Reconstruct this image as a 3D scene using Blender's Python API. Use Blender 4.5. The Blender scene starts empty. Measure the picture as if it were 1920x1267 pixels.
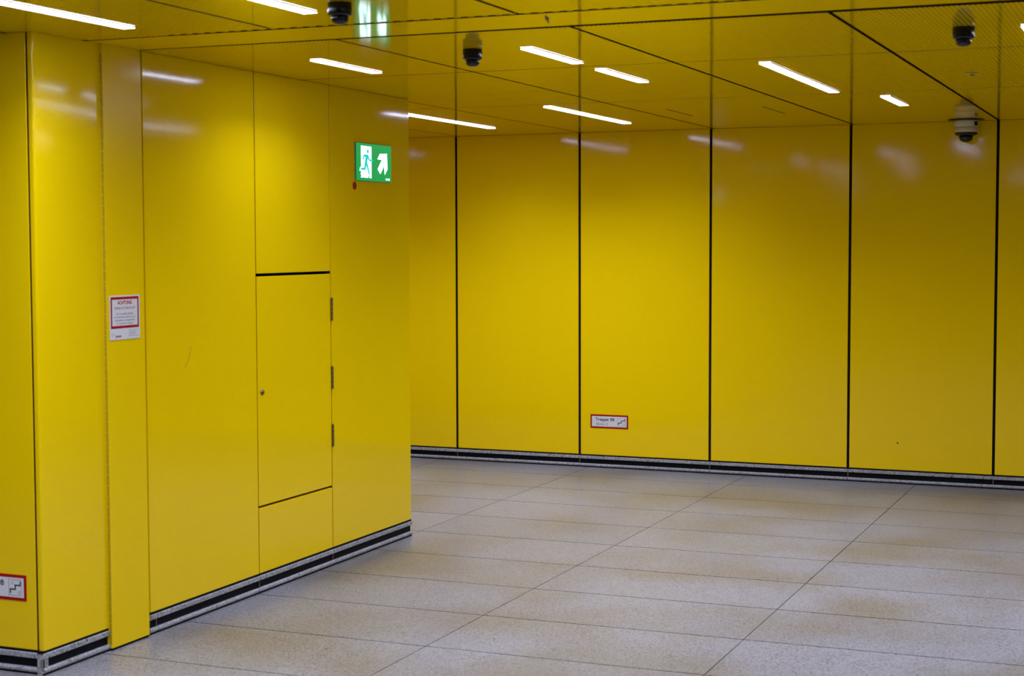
import bpy, bmesh, math, random
from mathutils import Matrix, Vector

random.seed(7)
S = bpy.context.scene
C = S.collection

# ------------------------------------------------------------------ camera
CAM_H = 1.70
YAW, PITCH, ROLL = -0.39475, -0.05927, -0.00274
FPX = 3035.26
fw = Vector((math.sin(YAW) * math.cos(PITCH), math.cos(YAW) * math.cos(PITCH), math.sin(PITCH)))
rt = Vector((math.cos(YAW), -math.sin(YAW), 0))
up = rt.cross(fw)
r2 = math.cos(ROLL) * rt + math.sin(ROLL) * up
u2 = -math.sin(ROLL) * rt + math.cos(ROLL) * up
cd = bpy.data.cameras.new('camera')
cd.sensor_width = 36.0
cd.sensor_fit = 'HORIZONTAL'
cd.lens = FPX / 1920 * 36.0
cd.clip_start = 0.05
cd.clip_end = 100
cd.dof.use_dof = True
cd.dof.focus_distance = 10.0
cd.dof.aperture_fstop = 4.5
cam = bpy.data.objects.new('camera', cd)
C.objects.link(cam)
cam.matrix_world = Matrix(((r2.x, u2.x, -fw.x, 0), (r2.y, u2.y, -fw.y, 0), (r2.z, u2.z, -fw.z, CAM_H), (0, 0, 0, 1)))
S.camera = cam

# ------------------------------------------------------------------ world, exposure, lamp strength
w = bpy.data.worlds.new('world')
S.world = w
w.use_nodes = True
w.node_tree.nodes['Background'].inputs[0].default_value = (0.05, 0.045, 0.03, 1)
w.node_tree.nodes['Background'].inputs[1].default_value = 0.2
S.view_settings.view_transform = 'Standard'
S.view_settings.look = 'None'
S.view_settings.exposure = 0.0
S.view_settings.gamma = 1.0
S.view_settings.use_curve_mapping = False
LAMP = 20.0            # glow of the diffusers of the strip lights
BEAM = 12.4            # W per metre of the light they throw down
SPREAD = 136           # degrees
LAMP_COL = (0.85, 0.95, 1.34, 1)

# ------------------------------------------------------------------ main measures (metres)
XL = -4.123            # face of the block on the left
YB = 11.448            # face of the back wall
YF = 5.097             # front face of the block
YE = 8.368             # far end of the block
H = 2.514              # ceiling
ZP = 0.097             # lower edge of the wall panels
XR, XW, YN = 7.0, -9.0, -6.0   # hall ends out of view: right, far left, behind


# ------------------------------------------------------------------ materials
def new_mat(name):
    m = bpy.data.materials.new(name)
    m.use_nodes = True
    nt = m.node_tree
    return m, nt, nt.nodes['Principled BSDF']


def nd(nt, t, **kw):
    n = nt.nodes.new(t)
    for k, v in kw.items():
        setattr(n, k, v)
    return n


def simple(name, col, rough=0.5, metal=0.0, spec=0.5, emit=None, es=0.0):
    m, nt, b = new_mat(name)
    b.inputs['Base Color'].default_value = (*col, 1)
    b.inputs['Roughness'].default_value = rough
    b.inputs['Metallic'].default_value = metal
    b.inputs['Specular IOR Level'].default_value = spec
    if emit:
        b.inputs['Emission Color'].default_value = (*emit, 1)
        b.inputs['Emission Strength'].default_value = es
    # a trace of surface unevenness
    tc = nd(nt, 'ShaderNodeNewGeometry')
    no = nd(nt, 'ShaderNodeTexNoise')
    no.inputs['Scale'].default_value = 140
    nt.links.new(tc.outputs['Position'], no.inputs['Vector'])
    bp = nd(nt, 'ShaderNodeBump')
    bp.inputs['Strength'].default_value = 0.03
    bp.inputs['Distance'].default_value = 0.001
    nt.links.new(no.outputs['Fac'], bp.inputs['Height'])
    nt.links.new(bp.outputs['Normal'], b.inputs['Normal'])
    return m


YEL = (0.85, 0.575, 0.001)


def enamel(name, rough, peel, wave, holes=False, tone=YEL, spec=0.5):
    """glossy yellow enamelled sheet: orange peel, slow waviness, optional fine perforation"""
    m, nt, b = new_mat(name)
    L = nt.links
    b.inputs['Roughness'].default_value = rough
    b.inputs['Specular IOR Level'].default_value = spec
    g = nd(nt, 'ShaderNodeNewGeometry')
    oi = nd(nt, 'ShaderNodeObjectInfo')
    n1 = nd(nt, 'ShaderNodeTexNoise')
    n1.inputs['Scale'].default_value = 55
    n1.inputs['Detail'].default_value = 2
    n2 = nd(nt, 'ShaderNodeTexNoise')
    n2.inputs['Scale'].default_value = 1.7
    n2.inputs['Detail'].default_value = 1
    L.new(g.outputs['Position'], n1.inputs['Vector'])
    # every sheet has its own slow waviness
    ad = nd(nt, 'ShaderNodeVectorMath', operation='ADD')
    sc = nd(nt, 'ShaderNodeMath', operation='MULTIPLY')
    sc.inputs[1].default_value = 37.0
    L.new(oi.outputs['Random'], sc.inputs[0])
    L.new(g.outputs['Position'], ad.inputs[0])
    L.new(sc.outputs[0], ad.inputs[1])
    L.new(ad.outputs[0], n2.inputs['Vector'])
    b1 = nd(nt, 'ShaderNodeBump')
    b1.inputs['Strength'].default_value = 1.0
    b1.inputs['Distance'].default_value = wave
    b2 = nd(nt, 'ShaderNodeBump')
    b2.inputs['Strength'].default_value = 1.0
    b2.inputs['Distance'].default_value = peel
    L.new(n2.outputs['Fac'], b1.inputs['Height'])
    L.new(n1.outputs['Fac'], b2.inputs['Height'])
    L.new(b1.outputs['Normal'], b2.inputs['Normal'])
    L.new(b2.outputs['Normal'], b.inputs['Normal'])
    # faint tone differences of the sheets
    hv = nd(nt, 'ShaderNodeHueSaturation')
    hv.inputs['Color'].default_value = (*tone, 1)
    mr = nd(nt, 'ShaderNodeMapRange')
    mr.inputs['To Min'].default_value = 0.97
    mr.inputs['To Max'].default_value = 1.03
    L.new(oi.outputs['Random'], mr.inputs['Value'])
    L.new(mr.outputs[0], hv.inputs['Value'])
    col = hv.outputs['Color']
    if holes:
        pitch = 0.018
        sep = nd(nt, 'ShaderNodeSeparateXYZ')
        L.new(g.outputs['Position'], sep.inputs[0])

        def cell(out):
            a = nd(nt, 'ShaderNodeMath', operation='DIVIDE')
            a.inputs[1].default_value = pitch
            L.new(out, a.inputs[0])
            f = nd(nt, 'ShaderNodeMath', operation='FRACT')
            L.new(a.outputs[0], f.inputs[0])
            s = nd(nt, 'ShaderNodeMath', operation='SUBTRACT')
            s.inputs[1].default_value = 0.5
            L.new(f.outputs[0], s.inputs[0])
            p = nd(nt, 'ShaderNodeMath', operation='MULTIPLY')
            L.new(s.outputs[0], p.inputs[0])
            L.new(s.outputs[0], p.inputs[1])
            return p.outputs[0]
        sm = nd(nt, 'ShaderNodeMath', operation='ADD')
        L.new(cell(sep.outputs['X']), sm.inputs[0])
        L.new(cell(sep.outputs['Y']), sm.inputs[1])
        lt = nd(nt, 'ShaderNodeMath', operation='LESS_THAN')
        lt.inputs[1].default_value = 0.07
        L.new(sm.outputs[0], lt.inputs[0])
        mx = nd(nt, 'ShaderNodeMix', data_type='RGBA')
        L.new(lt.outputs[0], mx.inputs[0])
        L.new(col, mx.inputs[6])
        mx.inputs[7].default_value = (0.20, 0.11, 0.001, 1)
        col = mx.outputs[2]
    L.new(col, b.inputs['Base Color'])
    return m


def terrazzo(name, c_lo, c_hi, dark, scale, rough, stain=0.0):
    m, nt, b = new_mat(name)
    L = nt.links
    g = nd(nt, 'ShaderNodeNewGeometry')
    oi = nd(nt, 'ShaderNodeObjectInfo')
    v = nd(nt, 'ShaderNodeTexVoronoi')
    v.inputs['Scale'].default_value = scale
    L.new(g.outputs['Position'], v.inputs['Vector'])
    sp = nd(nt, 'ShaderNodeSeparateColor')
    L.new(v.outputs['Color'], sp.inputs[0])
    r = nd(nt, 'ShaderNodeValToRGB')
    e = r.color_ramp.elements
    e[0].position = 0.0
    e[0].color = (*dark, 1)
    e[1].position = 1.0
    e[1].color = (*c_hi, 1)
    x = e.new(0.13)
    x.color = (*c_lo, 1)
    L.new(sp.outputs[0], r.inputs[0])
    n = nd(nt, 'ShaderNodeTexNoise')
    n.inputs['Scale'].default_value = 1.1
    n.inputs['Detail'].default_value = 2
    L.new(g.outputs['Position'], n.inputs['Vector'])
    rs = nd(nt, 'ShaderNodeValToRGB')
    rs.color_ramp.elements[0].position = 0.42
    rs.color_ramp.elements[0].color = (1, 1, 1, 1)
    rs.color_ramp.elements[1].position = 0.68
    rs.color_ramp.elements[1].color = (1 - stain * 0.8, 1 - stain * 1.1, 1 - stain * 1.7, 1)
    L.new(n.outputs['Fac'], rs.inputs[0])
    mx = nd(nt, 'ShaderNodeMix', data_type='RGBA', blend_type='MULTIPLY')
    mx.inputs[0].default_value = 1
    L.new(r.outputs[0], mx.inputs[6])
    L.new(rs.outputs[0], mx.inputs[7])
    hv = nd(nt, 'ShaderNodeHueSaturation')
    mr = nd(nt, 'ShaderNodeMapRange')
    mr.inputs['To Min'].default_value = 0.95
    mr.inputs['To Max'].default_value = 1.05
    L.new(oi.outputs['Random'], mr.inputs['Value'])
    L.new(mr.outputs[0], hv.inputs['Value'])
    L.new(mx.outputs[2], hv.inputs['Color'])
    L.new(hv.outputs[0], b.inputs['Base Color'])
    b.inputs['Roughness'].default_value = rough
    b.inputs['Specular IOR Level'].default_value = 0.5
    return m


M = {
    'panel': enamel('yellow_enamel', 0.08, 0.00008, 0.0005, spec=0.27),
    'leaf': enamel('yellow_satin_paint', 0.2, 0.0001, 0.0015, spec=0.15),
    'ceil': enamel('yellow_perforated_sheet', 0.06, 0.00006, 0.0012, holes=True, tone=(0.95, 0.63, 0.001)),
    'strip': enamel('yellow_plain_sheet', 0.07, 0.00006, 0.0008, tone=(0.95, 0.63, 0.001)),
    'floor': terrazzo('terrazzo', (0.165, 0.163, 0.172), (0.300, 0.300, 0.318), (0.060, 0.058, 0.060), 170, 0.29, 0.27),
    'plinth': terrazzo('plinth_terrazzo', (0.22, 0.215, 0.21), (0.41, 0.405, 0.40), (0.07, 0.07, 0.07), 150, 0.45),
    'grout': simple('grey_grout', (0.03, 0.027, 0.03), 0.9, spec=0.1),
    'dark': simple('black_backing', (0.006, 0.005, 0.004), 0.9, spec=0.1),
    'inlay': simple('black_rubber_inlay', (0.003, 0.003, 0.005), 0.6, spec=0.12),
    'steel': simple('brushed_steel', (0.5, 0.49, 0.46), 0.32, metal=1.0),
    'hinge': simple('tarnished_hinge_steel', (0.23, 0.17, 0.05), 0.4, metal=0.8),
    'lamp': simple('lamp_diffuser', (0.9, 0.9, 0.9), 0.4, emit=LAMP_COL[:3], es=LAMP),
    'edge': simple('brown_sheet_edge', (0.09, 0.036, 0.002), 0.8, spec=0.1),
    'frame': simple('lamp_frame_yellow', (0.60, 0.47, 0.01), 0.4),
    'cam': simple('black_camera_plastic', (0.004, 0.004, 0.005), 0.22, spec=0.35),
    'bubble': simple('black_camera_bubble', (0.003, 0.003, 0.004), 0.05),
    'camw': simple('cream_camera_plastic', (0.62, 0.55, 0.30), 0.4),
    'white': simple('sign_white', (0.66, 0.65, 0.62), 0.4, spec=0.3),
    'red': simple('sign_red', (0.36, 0.004, 0.004), 0.5, spec=0.15),
    'black': simple('sign_black_print', (0.015, 0.015, 0.02), 0.5),
    'grey': simple('sign_grey_print', (0.14, 0.14, 0.15), 0.5),
    'green': simple('exit_sign_green', (0.0, 0.12, 0.04), 0.35, emit=(0.0, 0.33, 0.07), es=0.95),
    'exitw': simple('exit_sign_white', (0.8, 0.9, 0.9), 0.3, emit=(0.62, 0.95, 1.0), es=3.5),
    'exitm': simple('exit_sign_figure', (0.0, 0.5, 0.4), 0.3, emit=(0.0, 0.58, 0.55), es=0.9),
    'exitc': simple('exit_sign_case', (0.05, 0.32, 0.2), 0.35),
    'scuff': simple('scuff_mark', (0.10, 0.06, 0.005), 0.6),
    'scuff2': simple('pale_scratch', (0.45, 0.32, 0.004), 0.5),
}


# ------------------------------------------------------------------ geometry helpers
def link(name, me, mat=None, parent=None, loc=None):
    o = bpy.data.objects.new(name, me)
    C.objects.link(o)
    if mat is not None and me is not None and not me.materials:
        me.materials.append(M[mat])
    if loc is not None:
        o.location = loc
    if parent is not None:
        o.parent = parent
    return o


def bm_mesh(name, bm, smooth=False):
    bmesh.ops.recalc_face_normals(bm, faces=bm.faces[:])
    me = bpy.data.meshes.new(name)
    bm.to_mesh(me)
    bm.free()
    if smooth:
        for p in me.polygons:
            p.use_smooth = True
    return me


def add_box(bm, x0, x1, y0, y1, z0, z1):
    v = [bm.verts.new(p) for p in ((x0, y0, z0), (x1, y0, z0), (x1, y1, z0), (x0, y1, z0),
                                   (x0, y0, z1), (x1, y0, z1), (x1, y1, z1), (x0, y1, z1))]
    for q in ((0, 3, 2, 1), (4, 5, 6, 7), (0, 1, 5, 4), (1, 2, 6, 5), (2, 3, 7, 6), (3, 0, 4, 7)):
        bm.faces.new([v[i] for i in q])


def box(name, x0, x1, y0, y1, z0, z1, mat, parent=None, bev=0.0, seg=1):
    bm = bmesh.new()
    add_box(bm, x0, x1, y0, y1, z0, z1)
    if bev:
        bmesh.ops.bevel(bm, geom=bm.edges[:], offset=bev, segments=seg, affect='EDGES', profile=0.5)
    return link(name, bm_mesh(name, bm), mat, parent)


def add_prism(bm, pts, z0, z1):
    a = [bm.verts.new((x, y, z0)) for x, y in pts]
    b = [bm.verts.new((x, y, z1)) for x, y in pts]
    n = len(pts)
    bm.faces.new(a[::-1])
    bm.faces.new(b)
    for i in range(n):
        bm.faces.new((a[i], a[(i + 1) % n], b[(i + 1) % n], b[i]))


def prism(name, pts, z0, z1, mat, parent=None, bev=0.0, seg=1, xf=None):
    bm = bmesh.new()
    add_prism(bm, pts, z0, z1)
    if bev:
        bmesh.ops.bevel(bm, geom=bm.edges[:], offset=bev, segments=seg, affect='EDGES')
    me = bm_mesh(name, bm)
    if xf is not None:
        me.transform(xf)
    return link(name, me, mat, parent)


def lathe(name, prof, mat, parent=None, seg=40, smooth_angle=35):
    bm = bmesh.new()
    rings = []
    for r, z in prof:
        if r < 1e-6:
            rings.append([bm.verts.new((0, 0, z))])
        else:
            rings.append([bm.verts.new((r * math.cos(2 * math.pi * i / seg), r * math.sin(2 * math.pi * i / seg), z)) for i in range(seg)])
    for a, b in zip(rings, rings[1:]):
        for i in range(seg):
            j = (i + 1) % seg
            if len(a) == 1 and len(b) == 1:
                continue
            if len(a) == 1:
                bm.faces.new((a[0], b[i], b[j]))
            elif len(b) == 1:
                bm.faces.new((a[i], b[0], a[j]))
            else:
                bm.faces.new((a[i], b[i], b[j], a[j]))
    for e in bm.edges:
        if len(e.link_faces) == 2:
            e.smooth = e.calc_face_angle(0) < math.radians(smooth_angle)
    return link(name, bm_mesh(name, bm, True), mat, parent)


def empty(name, loc, label=None, cat=None, group=None, kind=None):
    o = bpy.data.objects.new(name, None)
    C.objects.link(o)
    o.location = loc
    o.empty_display_size = 0.1
    return tag(o, label, cat, group, kind)


def tag(o, label=None, cat=None, group=None, kind=None):
    if label:
        o['label'] = label
    if cat:
        o['category'] = cat
    if group:
        o['group'] = group
    if kind:
        o['kind'] = kind
    return o


def copy_tree(o, parent=None):
    c = o.copy()
    C.objects.link(c)
    c.parent = parent
    for ch in list(o.children):
        copy_tree(ch, c)
    return c


def text_mesh(name, s, size, mat, parent, loc, depth=0.0, bold=0.0, shear=0.0, align='LEFT', sx=1.0):
    """lettering lying in the local XY plane, baseline at loc"""
    cu = bpy.data.curves.new(name, 'FONT')
    cu.body = s
    cu.size = size
    cu.align_x = align
    cu.offset = bold
    cu.shear = shear
    cu.resolution_u = 3
    t = bpy.data.objects.new(name + '_tmp', cu)
    C.objects.link(t)
    dg = bpy.context.evaluated_depsgraph_get()
    me = bpy.data.meshes.new_from_object(t.evaluated_get(dg))
    bpy.data.objects.remove(t)
    me.transform(Matrix.Diagonal((sx, 1, 1, 1)))
    me.materials.clear()
    o = link(name, me, mat, parent)
    o.location = loc
    return o


# ------------------------------------------------------------------ floor
floor = box('floor', XW, XR, YN, YB + 0.2, -0.12, -0.006, 'grout')
tag(floor, 'speckled pale grey terrazzo floor of wide rectangular slabs', None, None, 'structure')
TX, TY, TX0, TY0 = 1.212, 0.612, -1.718, 6.690
tiles = {}
rest = bmesh.new()


def clip_block(x0, x1, y0, y1):
    """rectangles of a floor slab that are left beside the block"""
    bx, b0, b1 = XL - 0.02, YF + 0.02, YE - 0.02
    if x0 >= bx or y1 <= b0 or y0 >= b1:
        return [(x0, x1, y0, y1)]
    out = []
    if x1 > bx:
        out.append((bx, x1, y0, y1))
    if y0 < b0:
        out.append((x0, min(x1, bx), y0, b0))
    if y1 > b1:
        out.append((x0, min(x1, bx), b1, y1))
    return out


GX, GY = 0.0024, 0.0042
for i in range(-7, 9):
    for j in range(-22, 9):
        x0, x1 = TX0 + i * TX + GX, TX0 + (i + 1) * TX - GX
        y0, y1 = TY0 + j * TY + GY, TY0 + (j + 1) * TY - GY
        y1 = min(y1, YB)
        x0, x1, y0 = max(x0, XW), min(x1, XR), max(y0, YN)
        if x1 - x0 < 0.05 or y1 - y0 < 0.05:
            continue
        near = -6.7 < x0 and x1 < 1.95 and y0 > 3.0
        for (a, b_, c, d) in clip_block(x0, x1, y0, y1):
            if b_ - a < 0.02 or d - c < 0.02:
                continue
            if near:
                key = (round(b_ - a, 4), round(d - c, 4))
                if key not in tiles:
                    bm = bmesh.new()
                    add_box(bm, 0, key[0], 0, key[1], -0.006, 0)
                    tiles[key] = bm_mesh('floor_slab', bm)
                link('floor_slab', tiles[key], 'floor', floor, (a, c, 0))
            else:
                add_box(rest, a, b_, c, d, -0.006, 0)
o = link('floor_slab_field', bm_mesh('floor_slab_field', rest), 'floor', floor)
o['kind'] = 'stuff'

# ------------------------------------------------------------------ ceiling
ceiling = box('ceiling', XW, XR, YN, YB + 0.2, H + 0.14, H + 0.22, 'dark')
tag(ceiling, 'low ceiling of glossy yellow perforated metal panels', None, None, 'structure')
TH = 0.022             # sheet cassette depth
g = 0.009              # half width of the open joints
XJ = [-8.22, -7.22, -6.22, -5.21, -4.20, -3.180, -2.176, -1.196, -0.19, 0.81, 1.81, 2.81, 3.81, 4.81, 5.81, XR]


def cpanel(pts, mat='ceil', name='ceiling_panel'):
    o = prism(name, pts, H, H + TH, mat, ceiling, bev=0.001)
    o.data.materials.append(M['edge'])
    for p in o.data.polygons:
        if abs(p.normal.z) < 0.3:
            p.material_index = 1
    return o


def rear_edge(x):      # front edge of the panels behind the strip: the joint widens to the right
    return 5.795 + (x + 4.12) * 0.013


rows = [(None, 7.158), (7.158, 9.02), (9.02, YB + 0.03)]
for a, b_ in zip(XJ, XJ[1:]):
    for k, (y0, y1) in enumerate(rows):
        h = 0.010
        xa, xb = a + g, b_ - g
        ya0 = rear_edge(xa) if y0 is None else y0 + h
        ya1 = rear_edge(xb) if y0 is None else y0 + h
        yt = y1 - h
        if xb <= XL:
            if k == 0:
                continue
            if k == 1:
                ya0 = ya1 = YE - 0.02
            cpanel([(xa, ya0), (xb, ya1), (xb, yt), (xa, yt)])
        elif xa < XL:
            if k == 0:
                cpanel([(XL - 0.02, rear_edge(XL)), (xb, ya1), (xb, yt), (XL - 0.02, yt)])
            elif k == 1:
                cpanel([(XL - 0.02, ya0), (xb, ya1), (xb, yt), (xa, yt), (xa, YE - 0.02), (XL - 0.02, YE - 0.02)])
            else:
                cpanel([(xa, ya0), (xb, ya1), (xb, yt), (xa, yt)])
        else:
            cpanel([(xa, ya0), (xb, ya1), (xb, yt), (xa, yt)])
# plain strip that takes up the fire door, in lengths
SY0, SY1 = 5.436, 5.765
strip_o = prism('ceiling_strip', [(XL - 0.02, SY0), (XR, SY0), (XR, SY1), (XL - 0.02, SY1)], H - 0.001, H + TH, 'strip', ceiling, bev=0.001)
strip_o.data.materials.append(M['edge'])
for p in strip_o.data.polygons:
    if abs(p.normal.z) < 0.3:
        p.material_index = 1
tag(strip_o, 'plain unperforated yellow ceiling strip between two dark joints')
# bridges in the slot along its front edge
bm = bmesh.new()
add_box(bm, -0.010, 0.010, 0, 0.0325, 0, 0.014)
br = bm_mesh('slot_bridge', bm)
x = XL + 0.02
k = 0
while x < 0.9:
    link('slot_bridge', br, 'strip', ceiling, (x, 5.4027, H + 0.0022))
    x += 0.055 if x > -3.75 else 0.026
# front part of the ceiling
XJF = [-8.27, -7.27, -6.27, -5.25, -4.25, -3.245, -2.228, -1.205, -0.19, 0.81, 1.81, 2.81, 3.81, 4.81, 5.81, XR]
rowsF = [(YN, -3.0), (-3.0, -0.6), (-0.6, 1.8), (1.8, 3.6), (3.6, 5.402)]
for a, b_ in zip(XJF, XJF[1:]):
    for k, (y0, y1) in enumerate(rowsF):
        xa, xb, ya, yb = a + g, b_ - g, y0 + 0.0025, y1
        if k < 4:
            yb -= 0.0025
        if k == 4 and xb <= XL:
            yb = YF + 0.02
        if k == 4 and xa < XL < xb:
            cpanel([(xa, ya), (xb, ya), (xb, yb), (XL - 0.02, yb), (XL - 0.02, YF + 0.02), (xa, YF + 0.02)])
        else:
            cpanel([(xa, ya), (xb, ya), (xb, yb), (xa, yb)])
# short slits in the sheets
for (x0, y0, y1, wd) in ((-2.985, 9.66, 10.22, 0.008), (-2.393, 9.71, 10.30, 0.006)):
    o = box('slit', x0 - wd / 2, x0 + wd / 2, y0, y1, H - 0.0012, H + 0.001, 'scuff', ceiling)
# gouge in the strip
for (p, q) in (((-2.170, 5.55), (-2.144, 5.462)), ((-2.170, 5.545), (-2.218, 5.690))):
    d = Vector((q[0] - p[0], q[1] - p[1], 0))
    n = Vector((-d.y, d.x, 0)).normalized() * 0.008
    prism('gouge', [(p[0] - n.x, p[1] - n.y), (q[0], q[1]), (p[0] + n.x, p[1] + n.y)], H - 0.0018, H - 0.0005, 'scuff', ceiling)

# ------------------------------------------------------------------ back wall
wall_back = box('wall_back', XW, XR, YB + 0.04, YB + 0.2, 0.0, H + 0.14, 'dark')
tag(wall_back, 'long wall of tall glossy yellow panels with black joints', None, None, 'structure')
BJ = [-8.25, -7.25, -6.245, -5.235, -4.217, -3.202, -2.191, -1.197, -0.19, 0.81, 1.81, 2.81, 3.81, 4.81, 5.81, XR]
PT = 0.028
for a, b_ in zip(BJ, BJ[1:]):
    box('wall_panel', a + 0.0095, b_ - 0.0095, YB, YB + PT, ZP, H - 0.0008, 'panel', wall_back, bev=0.0016, seg=1)
for a in BJ[1:-1]:
    box('joint_seal', a - 0.0094, a + 0.0094, YB + 0.006, YB + 0.026, ZP, H - 0.001, 'dark', wall_back)
# a small chip low on one panel
bm = bmesh.new()
bmesh.ops.create_circle(bm, cap_ends=True, radius=0.007, segments=10)
me = bm_mesh('chip', bm)
me.transform(Matrix.Translation((-1.845, YB - 0.0008, 0.287)) @ Matrix.Rotation(math.pi / 2, 4, 'X'))
link('chip', me, 'scuff', wall_back)

# plinth of terrazzo with a black groove: profile (out, z), out = distance in front of the panel face
PROF = [(-0.028, 0.0), (-0.004, 0.0), (-0.004, 0.0085), (0.003, 0.0085), (0.006, 0.012), (0.007, 0.018), (0.005, 0.025), (0.001, 0.0275),
        (-0.012, 0.0275), (-0.012, 0.064), (0.003, 0.064), (0.004, 0.066), (0.004, 0.084), (0.002, 0.086), (-0.028, 0.086)]


def sweep_profile(prof, length):
    """profile in XZ (x = out), extruded along Y from 0 to length"""
    bm = bmesh.new()
    a = [bm.verts.new((x, 0, z)) for x, z in prof]
    b = [bm.verts.new((x, length, z)) for x, z in prof]
    n = len(prof)
    bm.faces.new(a)
    bm.faces.new(b[::-1])
    for i in range(n):
        bm.faces.new((a[i], b[i], b[(i + 1) % n], a[(i + 1) % n]))
    return bm


def plinth(parent, base, axis, joints):
    """axis 'X': faces -Y (back wall, front face); axis 'Y': faces +X"""
    for a, b_ in zip(joints, joints[1:]):
        ln = b_ - a - 0.002
        me = bm_mesh('plinth_stone', sweep_profile(PROF, ln))
        bm = bmesh.new()
        add_box(bm, -0.0118, -0.0085, 0.0, ln, 0.0277, 0.0638)
        mi = bm_mesh('groove_inlay', bm)
        bm = bmesh.new()
        add_box(bm, -0.0085, -0.001, -0.0025, 0.0005, 0.0277, 0.0638)
        md = bm_mesh('groove_divider', bm)
        bm = bmesh.new()  # black strips standing in for the shade above and under the stone
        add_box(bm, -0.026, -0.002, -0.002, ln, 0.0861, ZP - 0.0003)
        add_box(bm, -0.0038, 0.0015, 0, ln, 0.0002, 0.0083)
        ms = bm_mesh('shadow_strip', bm)
        if axis == 'Y':
            T = Matrix.Translation((base, a + 0.001, 0))
        else:
            # out -> -Y, along -> +X
            T = Matrix.Translation((a + 0.001, base, 0)) @ Matrix(((0, 1, 0, 0), (-1, 0, 0, 0), (0, 0, 1, 0), (0, 0, 0, 1)))
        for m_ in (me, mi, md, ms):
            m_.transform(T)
        s = link('plinth_stone', me, 'plinth', parent)
        link('groove_inlay', mi, 'inlay', s)
        link('groove_divider', md, 'steel', s)
        link('shadow_strip', ms, 'inlay', s)


bb = empty('baseboard_back', (0, YB, 0), 'pale terrazzo plinth with black groove along the long yellow wall', None, None, 'structure')
bb.location = (0, 0, 0)
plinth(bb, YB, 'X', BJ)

# ------------------------------------------------------------------ block on the left
core = box('wall_left', -8.9, XL - 0.045, YF + 0.045, YE - 0.045, 0.0, H + 0.14, 'dark')
tag(core, 'projecting wall block clad in glossy yellow panels', None, None, 'structure')
YC0, YC1 = 5.526, 5.806          # panel edges beside the fire door leaf
YD0, YD1 = 6.704, 7.438          # joints beside the cabinet door
# corner cassette: L in plan with a rounded edge
R_ = 0.010
cx_, cy_ = XL - R_, YF + R_
arc = [(cx_ + R_ * math.cos(t), cy_ + R_ * math.sin(t)) for t in [math.radians(a_) for a_ in (-90, -75, -60, -45, -30, -15, 0)]]
pts = [(-4.146, YF + 0.028), (-4.146, YF)] + arc + [(XL, YC0 - 0.004), (XL - 0.028, YC0 - 0.004), (XL - 0.028, YF + 0.028)]
o = prism('wall_panel', pts, ZP, H - 0.0008, 'panel', core)
for p in o.data.polygons:
    p.use_smooth = abs(p.normal.z) < 0.1
o.data.set_sharp_from_angle(angle=math.radians(30))
box('wall_panel', XL - PT, XL, YC1 + 0.002, YD0 - 0.004, ZP, H - 0.0008, 'panel', core, bev=0.002, seg=2)
box('wall_panel', XL - PT, XL, YD0 + 0.004, YD1 - 0.004, 1.551, H - 0.0008, 'panel', core, bev=0.002, seg=2)
box('wall_panel', XL - PT, XL, YD0 + 0.004, YD1 - 0.004, ZP, 0.414, 'panel', core, bev=0.002, seg=2)
box('wall_panel', XL - PT, XL, YD1 + 0.004, YE, ZP, H - 0.0008, 'panel', core, bev=0.0016, seg=1)
for yj, z0_, z1_ in ((YD0, ZP, H - 0.001), (YD1, ZP, H - 0.001), (YC0 - 0.001, ZP, H - 0.001)):
    box('joint_seal', XL - 0.026, XL - 0.005, yj - 0.0029, yj + 0.0029, z0_, z1_, 'edge', core)
box('joint_seal', -4.1565, -4.1465, YF + 0.003, YF + 0.026, ZP, H - 0.001, 'edge', core)
# front face (towards the hall) and far face
fj = [-8.16, -7.16, -6.16, -5.16, -4.156]
for a, b_ in zip(fj, fj[1:]):
    box('wall_panel', a + 0.005, b_ - 0.001, YF, YF + PT, ZP, H - 0.0008, 'panel', core, bev=0.0016, seg=1)
ej = [-8.3, -7.3, -6.2, -5.2, XL - 0.03]
for a, b_ in zip(ej, ej[1:]):
    box('wall_panel', a + 0.008, b_ - 0.002, YE - PT, YE, ZP, H - 0.0008, 'panel', core, bev=0.0016, seg=1)
# pale scratch on the first side panel
for (p, q) in (((6.146, 1.236), (6.128, 1.185)), ((6.128, 1.185), (6.095, 1.145))):
    d = Vector((q[0] - p[0], q[1] - p[1]))
    n = Vector((-d.y, d.x)).normalized() * 0.0018
    xf = Matrix(((0, 0, 1, XL + 0.0003), (1, 0, 0, 0), (0, 1, 0, 0), (0, 0, 0, 1)))
    prism('scratch', [(p[0] - n.x, p[1] - n.y), (q[0] - n.x, q[1] - n.y), (q[0] + n.x, q[1] + n.y), (p[0] + n.x, p[1] + n.y)], 0, 0.0006, 'scuff2', core, xf=xf)

bl = empty('baseboard_left', (0, 0, 0), 'pale terrazzo plinth with black groove around the projecting block', None, None, 'structure')
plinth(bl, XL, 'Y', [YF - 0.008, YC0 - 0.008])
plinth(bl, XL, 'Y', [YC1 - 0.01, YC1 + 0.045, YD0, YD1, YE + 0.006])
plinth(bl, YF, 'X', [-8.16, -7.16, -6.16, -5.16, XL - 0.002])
# metal corner post in the groove
box('corner_post', XL - 0.012, XL + 0.001, YF - 0.001, YF + 0.010, 0.0277, 0.0638, 'steel', bl)

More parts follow.
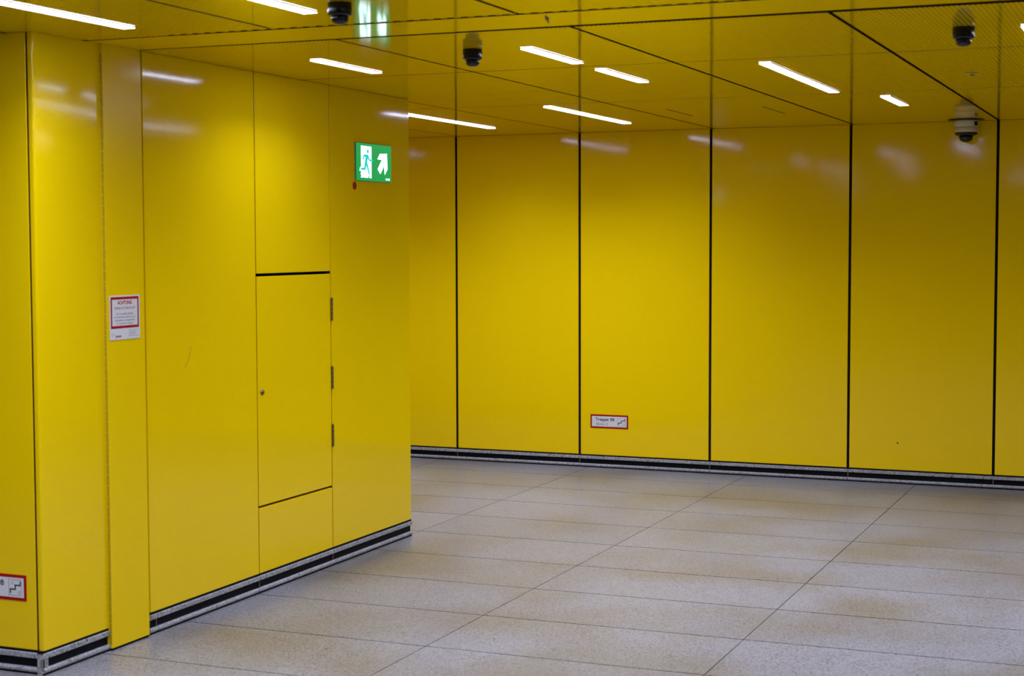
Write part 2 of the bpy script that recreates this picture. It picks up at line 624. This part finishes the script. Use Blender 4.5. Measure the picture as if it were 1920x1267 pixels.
# ------------------------------------------------------------------ cabinet door in the block
door = empty('door_1', (XL, YD0, 0.42), 'flush yellow service door with three side hinges and a round lock', None, None, 'structure')
door.location = (0, 0, 0)
leaf = box('door_leaf', XL - PT, XL, YD0 + 0.004, YD1 - 0.005, 0.425, 1.537, 'panel', door, bev=0.002, seg=2)
for zc in (1.352, 0.994, 0.690):
    bm = bmesh.new()
    for k in range(5):
        z0 = zc - 0.057 + k * 0.0232
        bmesh.ops.create_cone(bm, cap_ends=True, segments=14, radius1=0.0068, radius2=0.0068, depth=0.0215,
                              matrix=Matrix.Translation((XL + 0.005, YD1, z0 + 0.0107)))
    add_box(bm, XL - 0.006, XL + 0.0022, YD1 + 0.002, YD1 + 0.016, zc - 0.057, zc + 0.057)
    hg = link('hinge', bm_mesh('hinge', bm), 'hinge', door)
    bm = bmesh.new()
    bmesh.ops.create_cone(bm, cap_ends=True, segments=12, radius1=0.0042, radius2=0.0042, depth=0.122,
                          matrix=Matrix.Translation((XL + 0.005, YD1, zc)))
    link('hinge_pin', bm_mesh('hinge_pin', bm), 'steel', hg)
lk = lathe('lock', [(0.0, 0.010), (0.009, 0.010), (0.0105, 0.008), (0.0135, 0.004), (0.014, 0.0), (0.0, 0.0)], 'hinge', door, seg=24)
lk.data.transform(Matrix.Translation((XL, 6.745, 0.977)) @ Matrix.Rotation(math.pi / 2, 4, 'Y'))
kh = box('keyhole', XL + 0.0095, XL + 0.0108, 6.7437, 6.7463, 0.972, 0.982, 'black', lk)

# leading edge of the sliding fire door, standing proud of the block
leafx = XL + 0.016
fire = empty('door_2', (0, 0, 0), 'narrow yellow edge of a fire door reaching down to the floor', None, None, 'structure')
FY0, FY1 = 5.513, 5.777
box('door_leaf', leafx - 0.05, leafx, FY0, FY1, 0.010, H - 0.0008, 'leaf', fire, bev=0.0016, seg=1)
box('bottom_seal', leafx - 0.045, leafx - 0.004, FY0 + 0.004, FY1 - 0.002, 0.0, 0.0095, 'inlay', fire)
bm = bmesh.new()
z = 0.03
while z < H - 0.06:
    add_box(bm, leafx - 0.012, leafx - 0.001, FY0 - 0.0020, FY0 - 0.0003, z, z + 0.041)
    z += 0.0445
ph = link('edge_hinge', bm_mesh('edge_hinge', bm), 'scuff2', fire)

# ------------------------------------------------------------------ rest of the hall, out of view
o = box('wall_right', XR, XR + 0.2, YN, YB + 0.2, 0, H + 0.14, 'panel')
tag(o, 'plain yellow end wall of the hall on the right', None, None, 'structure')
o = box('wall_front', XW, XR, YN - 0.2, YN, 0, H + 0.14, 'panel')
tag(o, 'plain yellow wall opposite the long panelled wall', None, None, 'structure')
o = box('wall_far_left', XW - 0.2, XW, YN, YB + 0.2, 0, H + 0.14, 'panel')
tag(o, 'plain yellow end wall of the side passage', None, None, 'structure')

# ------------------------------------------------------------------ strip lights
LW = 0.054


def make_light(length):
    bm = bmesh.new()
    add_box(bm, -LW / 2, LW / 2, 0, length, -0.0045, -0.0004)
    dm = bm_mesh('diffuser', bm)
    bm = bmesh.new()
    t = 0.003
    add_box(bm, -LW / 2 - t, -LW / 2 - 0.0002, -t, length + t, -0.003, -0.0003)
    add_box(bm, LW / 2 + 0.0002, LW / 2 + t, -t, length + t, -0.003, -0.0003)
    add_box(bm, -LW / 2, LW / 2, -t, -0.0002, -0.003, -0.0003)
    add_box(bm, -LW / 2, LW / 2, length + 0.0002, length + t, -0.003, -0.0003)
    fm = bm_mesh('frame', bm)
    return dm, fm


lm_cache = {}


def light(x, y0, y1, label, group=None, power=1.0):
    k = round(y1 - y0, 3)
    if k not in lm_cache:
        lm_cache[k] = make_light(k)
    e = empty('ceiling_light', (x, y0, H), label, 'light', group)
    link('diffuser', lm_cache[k][0], 'lamp', e)
    link('frame', lm_cache[k][1], 'frame', e)
    ld = bpy.data.lights.new('lamp_beam', 'AREA')
    ld.shape = 'RECTANGLE'
    ld.size = LW
    ld.size_y = k
    ld.energy = BEAM * k * power
    ld.color = LAMP_COL[:3]
    ld.spread = math.radians(SPREAD)
    lo = bpy.data.objects.new('lamp_beam', ld)
    C.objects.link(lo)
    lo.location = (0, k / 2, -0.006)
    lo.parent = e
    return e


light(-3.715, 3.66, 5.155, 'long white strip light beside the block corner and fire door top', power=0.72)
light(-2.885, 3.58, 5.075, 'white strip light in front of the plain ceiling strip beside a black dome camera')
light(-3.612, 6.395, 6.99, 'short white strip light on the ceiling above the service door', power=0.68)
light(-4.615, 9.20, 10.715, 'long white strip light running on behind the projecting block')
light(-2.582, 6.365, 6.985, 'short white strip light nearest the plain ceiling strip, one of two in line')
light(-2.580, 7.29, 7.95, 'short white strip light farther from the plain ceiling strip, one of two in line')
light(-3.580, 9.16, 10.67, 'long white strip light near the long wall above the stair sign')
light(-1.800, 7.335, 8.915, 'longest white strip light in the middle of the ceiling, alone in its panel')
light(-1.588, 9.29, 9.95, 'shortest white strip light near the cream dome camera')
light(-0.572, 6.47, 7.97, 'white strip light beside the black dome camera on the panel with the round fitting')
for (x, y0, y1) in ((-1.55, 3.3, 4.8), (-2.0, 0.6, 2.1), (-0.2, 0.4, 1.9), (0.9, 2.4, 3.9), (1.15, 6.5, 8.0), (0.6, 9.3, 10.0),  # unseen lamps at invented places, added to brighten the hall
                    (-5.2, 1.8, 3.3), (-6.8, 2.6, 4.1), (0.9, 4.0, 5.0), (2.4, 3.2, 4.7), (2.9, 6.6, 8.1), (4.6, 4.6, 6.1),
                    (-6.6, 9.2, 10.7), (-1.8, -2.4, -0.9), (1.2, -1.6, -0.1), (-4.6, -1.8, -0.3)):
    light(x, y0, y1, 'white strip light added out of view to brighten the hall', 'added strip lights out of view')

# ------------------------------------------------------------------ dome cameras
BODY = [(0.0, 0.0), (0.0405, 0.0), (0.0415, -0.002), (0.0415, -0.037), (0.040, -0.041), (0.035, -0.044), (0.0305, -0.046), (0.0, -0.046)]
BUB = [(0.0, -0.0455), (0.0295, -0.0462), (0.0300, -0.052), (0.0290, -0.060), (0.0250, -0.067), (0.017, -0.0715), (0.008, -0.0732), (0.0, -0.0735)]


def black_camera(loc, label):
    e = empty('dome_camera', loc, label, 'camera', 'black dome cameras on the ceiling')
    lathe('housing', BODY, 'cam', e)
    lathe('bubble', BUB, 'bubble', e)
    return e


c1 = black_camera((-2.682, 4.92, H - 0.0003), 'black dome camera in front of the plain ceiling strip')
for loc, lab in (((-2.811, 6.32, H - 0.0003), 'black dome camera behind the plain strip, between short strip lights'),
                 ((-0.806, 6.43, H - 0.0003), 'black dome camera in the ceiling panel beyond the wide diagonal joint')):
    c = copy_tree(c1)
    c.location = loc
    c['label'] = lab
wc = empty('dome_camera', (-1.392, 11.318, H - 0.0003), 'larger cream dome camera with black underside and dark round plate, by the long wall', 'camera')
lathe('mounting_plate', [(0, 0), (0.118, 0), (0.119, -0.003), (0.117, -0.006), (0.0, -0.006)], 'cam', wc, seg=48)
wb = lathe('housing', [(0, -0.006), (0.080, -0.006), (0.0805, -0.010), (0.0795, -0.047), (0.0785, -0.0475), (0.0785, -0.049), (0.0793, -0.0495), (0.077, -0.083), (0.075, -0.086), (0, -0.086)], 'camw', wc, seg=48)
lathe('lower_ring', [(0, -0.0862), (0.0745, -0.0862), (0.075, -0.089), (0.073, -0.099), (0.060, -0.106), (0.047, -0.109), (0.0, -0.109)], 'cam', wc, seg=48)
lathe('bubble', [(0, -0.1088), (0.0465, -0.1092), (0.046, -0.122), (0.041, -0.135), (0.030, -0.145), (0.016, -0.150), (0.0, -0.152)], 'bubble', wc, seg=40)
bm = bmesh.new()
ring = []
for k in range(7):
    a_ = math.radians(-42 + k * 4.5)
    ring.append([bm.verts.new((0.0812 * math.cos(a_), 0.0812 * math.sin(a_), zz)) for zz in (-0.016, -0.043)])
for p, q in zip(ring, ring[1:]):
    bm.faces.new((p[0], p[1], q[1], q[0]))
link('grille_patch', bm_mesh('grille_patch', bm), 'cam', wb)

sp = empty('ceiling_fitting', (-0.983, 8.20, H - 0.0003), 'small flat round yellow fitting on the ceiling beyond the wide diagonal joint', 'fitting')
lathe('flange', [(0, 0), (0.034, 0), (0.035, -0.002), (0.030, -0.005), (0.0, -0.006)], 'frame', sp, seg=28)
lathe('tip', [(0, -0.0055), (0.010, -0.006), (0.009, -0.012), (0.0, -0.014)], 'hinge', sp, seg=16)

# ------------------------------------------------------------------ exit sign on the block
EW, EH, ED = 0.414, 0.206, 0.009
ex = empty('exit_sign', (XL + 0.0004, 7.713, 2.030), 'green illuminated exit sign with running figure and arrow on the yellow block', 'sign')
# local frame: x along the wall, y up, z out of the wall
ex.matrix_world = Matrix(((0, 0, 1, XL + 0.0004), (1, 0, 0, 7.713), (0, 1, 0, 2.030), (0, 0, 0, 1)))
box('case', 0, EW, 0, EH, 0, ED - 0.002, 'exitc', ex, bev=0.0012)
box('face', 0.002, EW - 0.002, 0.003, EH - 0.003, ED - 0.0021, ED, 'green', ex)


def euv(x, y):
    yt = 170 + (x - 265) * 0.105
    yb = 937 + (x - 265) * 0.06
    return ((x - 265) / 690 * EW, (yb - y) / (yb - yt) * EH)


def epoly(name, pts, z0, z1, mat, conv=True):
    return prism(name, [euv(*p) for p in pts] if conv else pts, z0, z1, mat, ex)


dw = epoly('doorway_symbol', [(358, 240), (555, 265), (556, 887), (510, 882), (524, 838), (508, 826), (484, 880), (350, 870), (362, 840), (352, 812), (358, 742), (325, 738), (338, 676), (358, 656)], ED, ED + 0.0006, 'exitw')
epoly('running_figure', [(405, 413), (490, 418), (522, 508), (556, 520), (590, 532), (588, 552), (540, 556), (508, 540), (484, 500), (472, 565), (500, 690), (526, 812), (502, 816), (456, 640), (442, 706), (430, 728), (342, 720), (349, 685), (413, 676), (424, 580), (440, 470), (424, 455), (400, 530), (381, 522)], ED + 0.0007, ED + 0.0012, 'exitm')
hx, hy = euv(485, 357)
epoly('running_figure_head', [(hx + 0.0118 * math.cos(t * math.pi / 10), hy + 0.0118 * math.sin(t * math.pi / 10)) for t in range(20)], ED + 0.0007, ED + 0.0012, 'exitm', False)
epoly('arrow_symbol', [(675, 510), (725, 403), (866, 400), (874, 710), (820, 818), (808, 640), (733, 802), (678, 706), (766, 520)], ED, ED + 0.0006, 'exitw')
tx, ty = euv(838, 925)
text_mesh('maker_lettering', 'INOTEC', 0.0135, 'exitw', ex, (tx, ty, ED + 0.0004), bold=0.0004)

bm = bmesh.new()
bmesh.ops.create_cone(bm, cap_ends=True, segments=28, radius1=0.0215, radius2=0.0215, depth=0.0012)
me = bm_mesh('round_sticker', bm)
me.transform(Matrix.Translation((XL + 0.0011, 7.709, 2.0025)) @ Matrix.Rotation(math.pi / 2, 4, 'Y'))
tag(link('round_sticker', me, 'red'), 'small round red sticker just below the green exit sign', 'sticker')


# ------------------------------------------------------------------ stair signs
def stair_sign(label):
    e = empty('stair_sign', (0, 0, 0), label, 'sign')
    W_, H_ = 0.299, 0.103
    box('plate', 0, W_, 0, H_, 0, 0.0022, 'red', e, bev=0.0006)
    box('white_field', 0.0118, W_ - 0.0118, 0.0125, H_ - 0.0125, 0.0022, 0.0027, 'white', e)
    text_mesh('lettering', 'Treppe 98', 0.0315, 'black', e, (0.040, 0.0570, 0.0029), bold=0.0007, sx=1.13)
    text_mesh('lettering', 'Ebene -2', 0.0275, 'grey', e, (0.0415, 0.0235, 0.0029), bold=0.0001, shear=0.28, sx=0.95)
    # pictogram: dotted frame, bold stair line, level numbers
    x0, x1, y0, y1 = 0.214, 0.276, 0.020, 0.083
    bm = bmesh.new()
    n = 13
    for k in range(n):
        for (px, py, dx, dy) in ((x0 + (x1 - x0) * k / n, y0, 1, 0), (x0 + (x1 - x0) * k / n, y1, 1, 0), (x0, y0 + (y1 - y0) * k / n, 0, 1), (x1, y0 + (y1 - y0) * k / n, 0, 1)):
            l = (x1 - x0) / n * 0.6
            add_box(bm, px - 0.0008 * (1 - dx), px + (l if dx else 0.0011), py - 0.0008 * (1 - dy), py + (l if dy else 0.0011), 0.0028, 0.0031)
    link('dotted_frame', bm_mesh('dotted_frame', bm), 'black', e)
    t = 0.0028
    a, b, c_ = 0.2215, 0.2455, 0.2705
    p, q, r, s = 0.0275, 0.0445, 0.0610, 0.0770
    prism('stair_line', [(a - t, p), (a + t, p), (a + t, q - t), (b + t, q - t), (b + t, r - t), (c_ + t, r - t), (c_ + t, s), (c_ - t, s), (c_ - t, r + t), (b - t, r + t), (b - t, q + t), (a - t, q + t)], 0.0028, 0.0032, 'black', e)
    text_mesh('lettering', '-1', 0.0215, 'grey', e, (0.2215, 0.0620, 0.0029))
    text_mesh('lettering', '-3', 0.0215, 'grey', e, (0.2530, 0.0250, 0.0029))
    return e


s1 = stair_sign('red-framed white stair number sign low on the long yellow wall')
s1.matrix_world = Matrix(((1, 0, 0, -4.129), (0, 0, -1, YB - 0.0004), (0, 1, 0, 0.2995), (0, 0, 0, 1)))
s2 = copy_tree(s1)
s2['label'] = 'red-framed white stair number sign low on the front of the projecting block'
s2.matrix_world = Matrix(((1, 0, 0, -4.202 - 0.299), (0, 0, -1, YF - 0.0004), (0, 1, 0, 0.2885), (0, 0, 0, 1)))

# ------------------------------------------------------------------ warning sign on the fire door edge
WW, WH = 0.2085, 0.1845
ws = empty('warning_sign', (0, 0, 0), 'white warning sign with red frame and German text on the fire door edge', 'sign')
ws.matrix_world = Matrix(((0, 0, 1, leafx + 0.0004), (1, 0, 0, 5.531), (0, 1, 0, 1.297), (0, 0, 0, 1)))
box('plate', 0, WW, 0, WH, 0, 0.002, 'white', ws, bev=0.0005)
x0, x1, y0, y1 = 0.0065, WW - 0.009, 0.0475, WH - 0.006
bm = bmesh.new()
tx_, ty_ = 0.0085, 0.0105
for q in ((x0, x1, y0, y0 + ty_), (x0, x1, y1 - ty_, y1), (x0, x0 + tx_, y0 + ty_, y1 - ty_), (x1 - tx_, x1, y0 + ty_, y1 - ty_)):
    add_box(bm, *q, 0.002, 0.0025)
link('red_frame', bm_mesh('red_frame', bm), 'red', ws)
cxm = (x0 + x1) / 2
text_mesh('heading', 'ACHTUNG', 0.0200, 'red', ws, (cxm, 0.1475, 0.0022), bold=0.0007, align='CENTER', sx=1.0)
text_mesh('heading', 'FEUERSCHUTZABSCHLUSS', 0.0150, 'red', ws, (cxm, 0.1265, 0.0022), align='CENTER', sx=0.80)
for k, ln in enumerate(('Das Tor schlie\u00dft selbstt\u00e4tig.', 'Der Aufenthalt von Personen und', 'das Abstellen von Gegenst\u00e4nden', 'im Torbereich ist verboten.')):
    text_mesh('lettering', ln, 0.0128, 'grey', ws, (cxm, 0.1035 - k * 0.0133, 0.0022), align='CENTER', sx=0.82)
text_mesh('maker_lettering', 'Jansen', 0.0145, 'red', ws, (0.037, 0.0105, 0.0022), bold=0.0004, sx=1.1)
bm = bmesh.new()
for k in range(3):
    add_box(bm, 0.009, 0.009 + 0.018 + 0.006 * (k % 2), 0.0145 + 0.006 * k, 0.0152 + 0.006 * k, 0.002, 0.0023)
link('maker_mark', bm_mesh('maker_mark', bm), 'grey', ws)
bm = bmesh.new()
for k, l in enumerate((0.066, 0.044, 0.052, 0.050, 0.072)):
    xq = 0.128
    while xq < 0.128 + l:
        wq = random.uniform(0.004, 0.009)
        add_box(bm, xq, min(xq + wq, 0.128 + l), 0.0355 - k * 0.0057, 0.0370 - k * 0.0057, 0.002, 0.0023)
        xq += wq + 0.002
link('small_print', bm_mesh('small_print', bm), 'grey', ws)
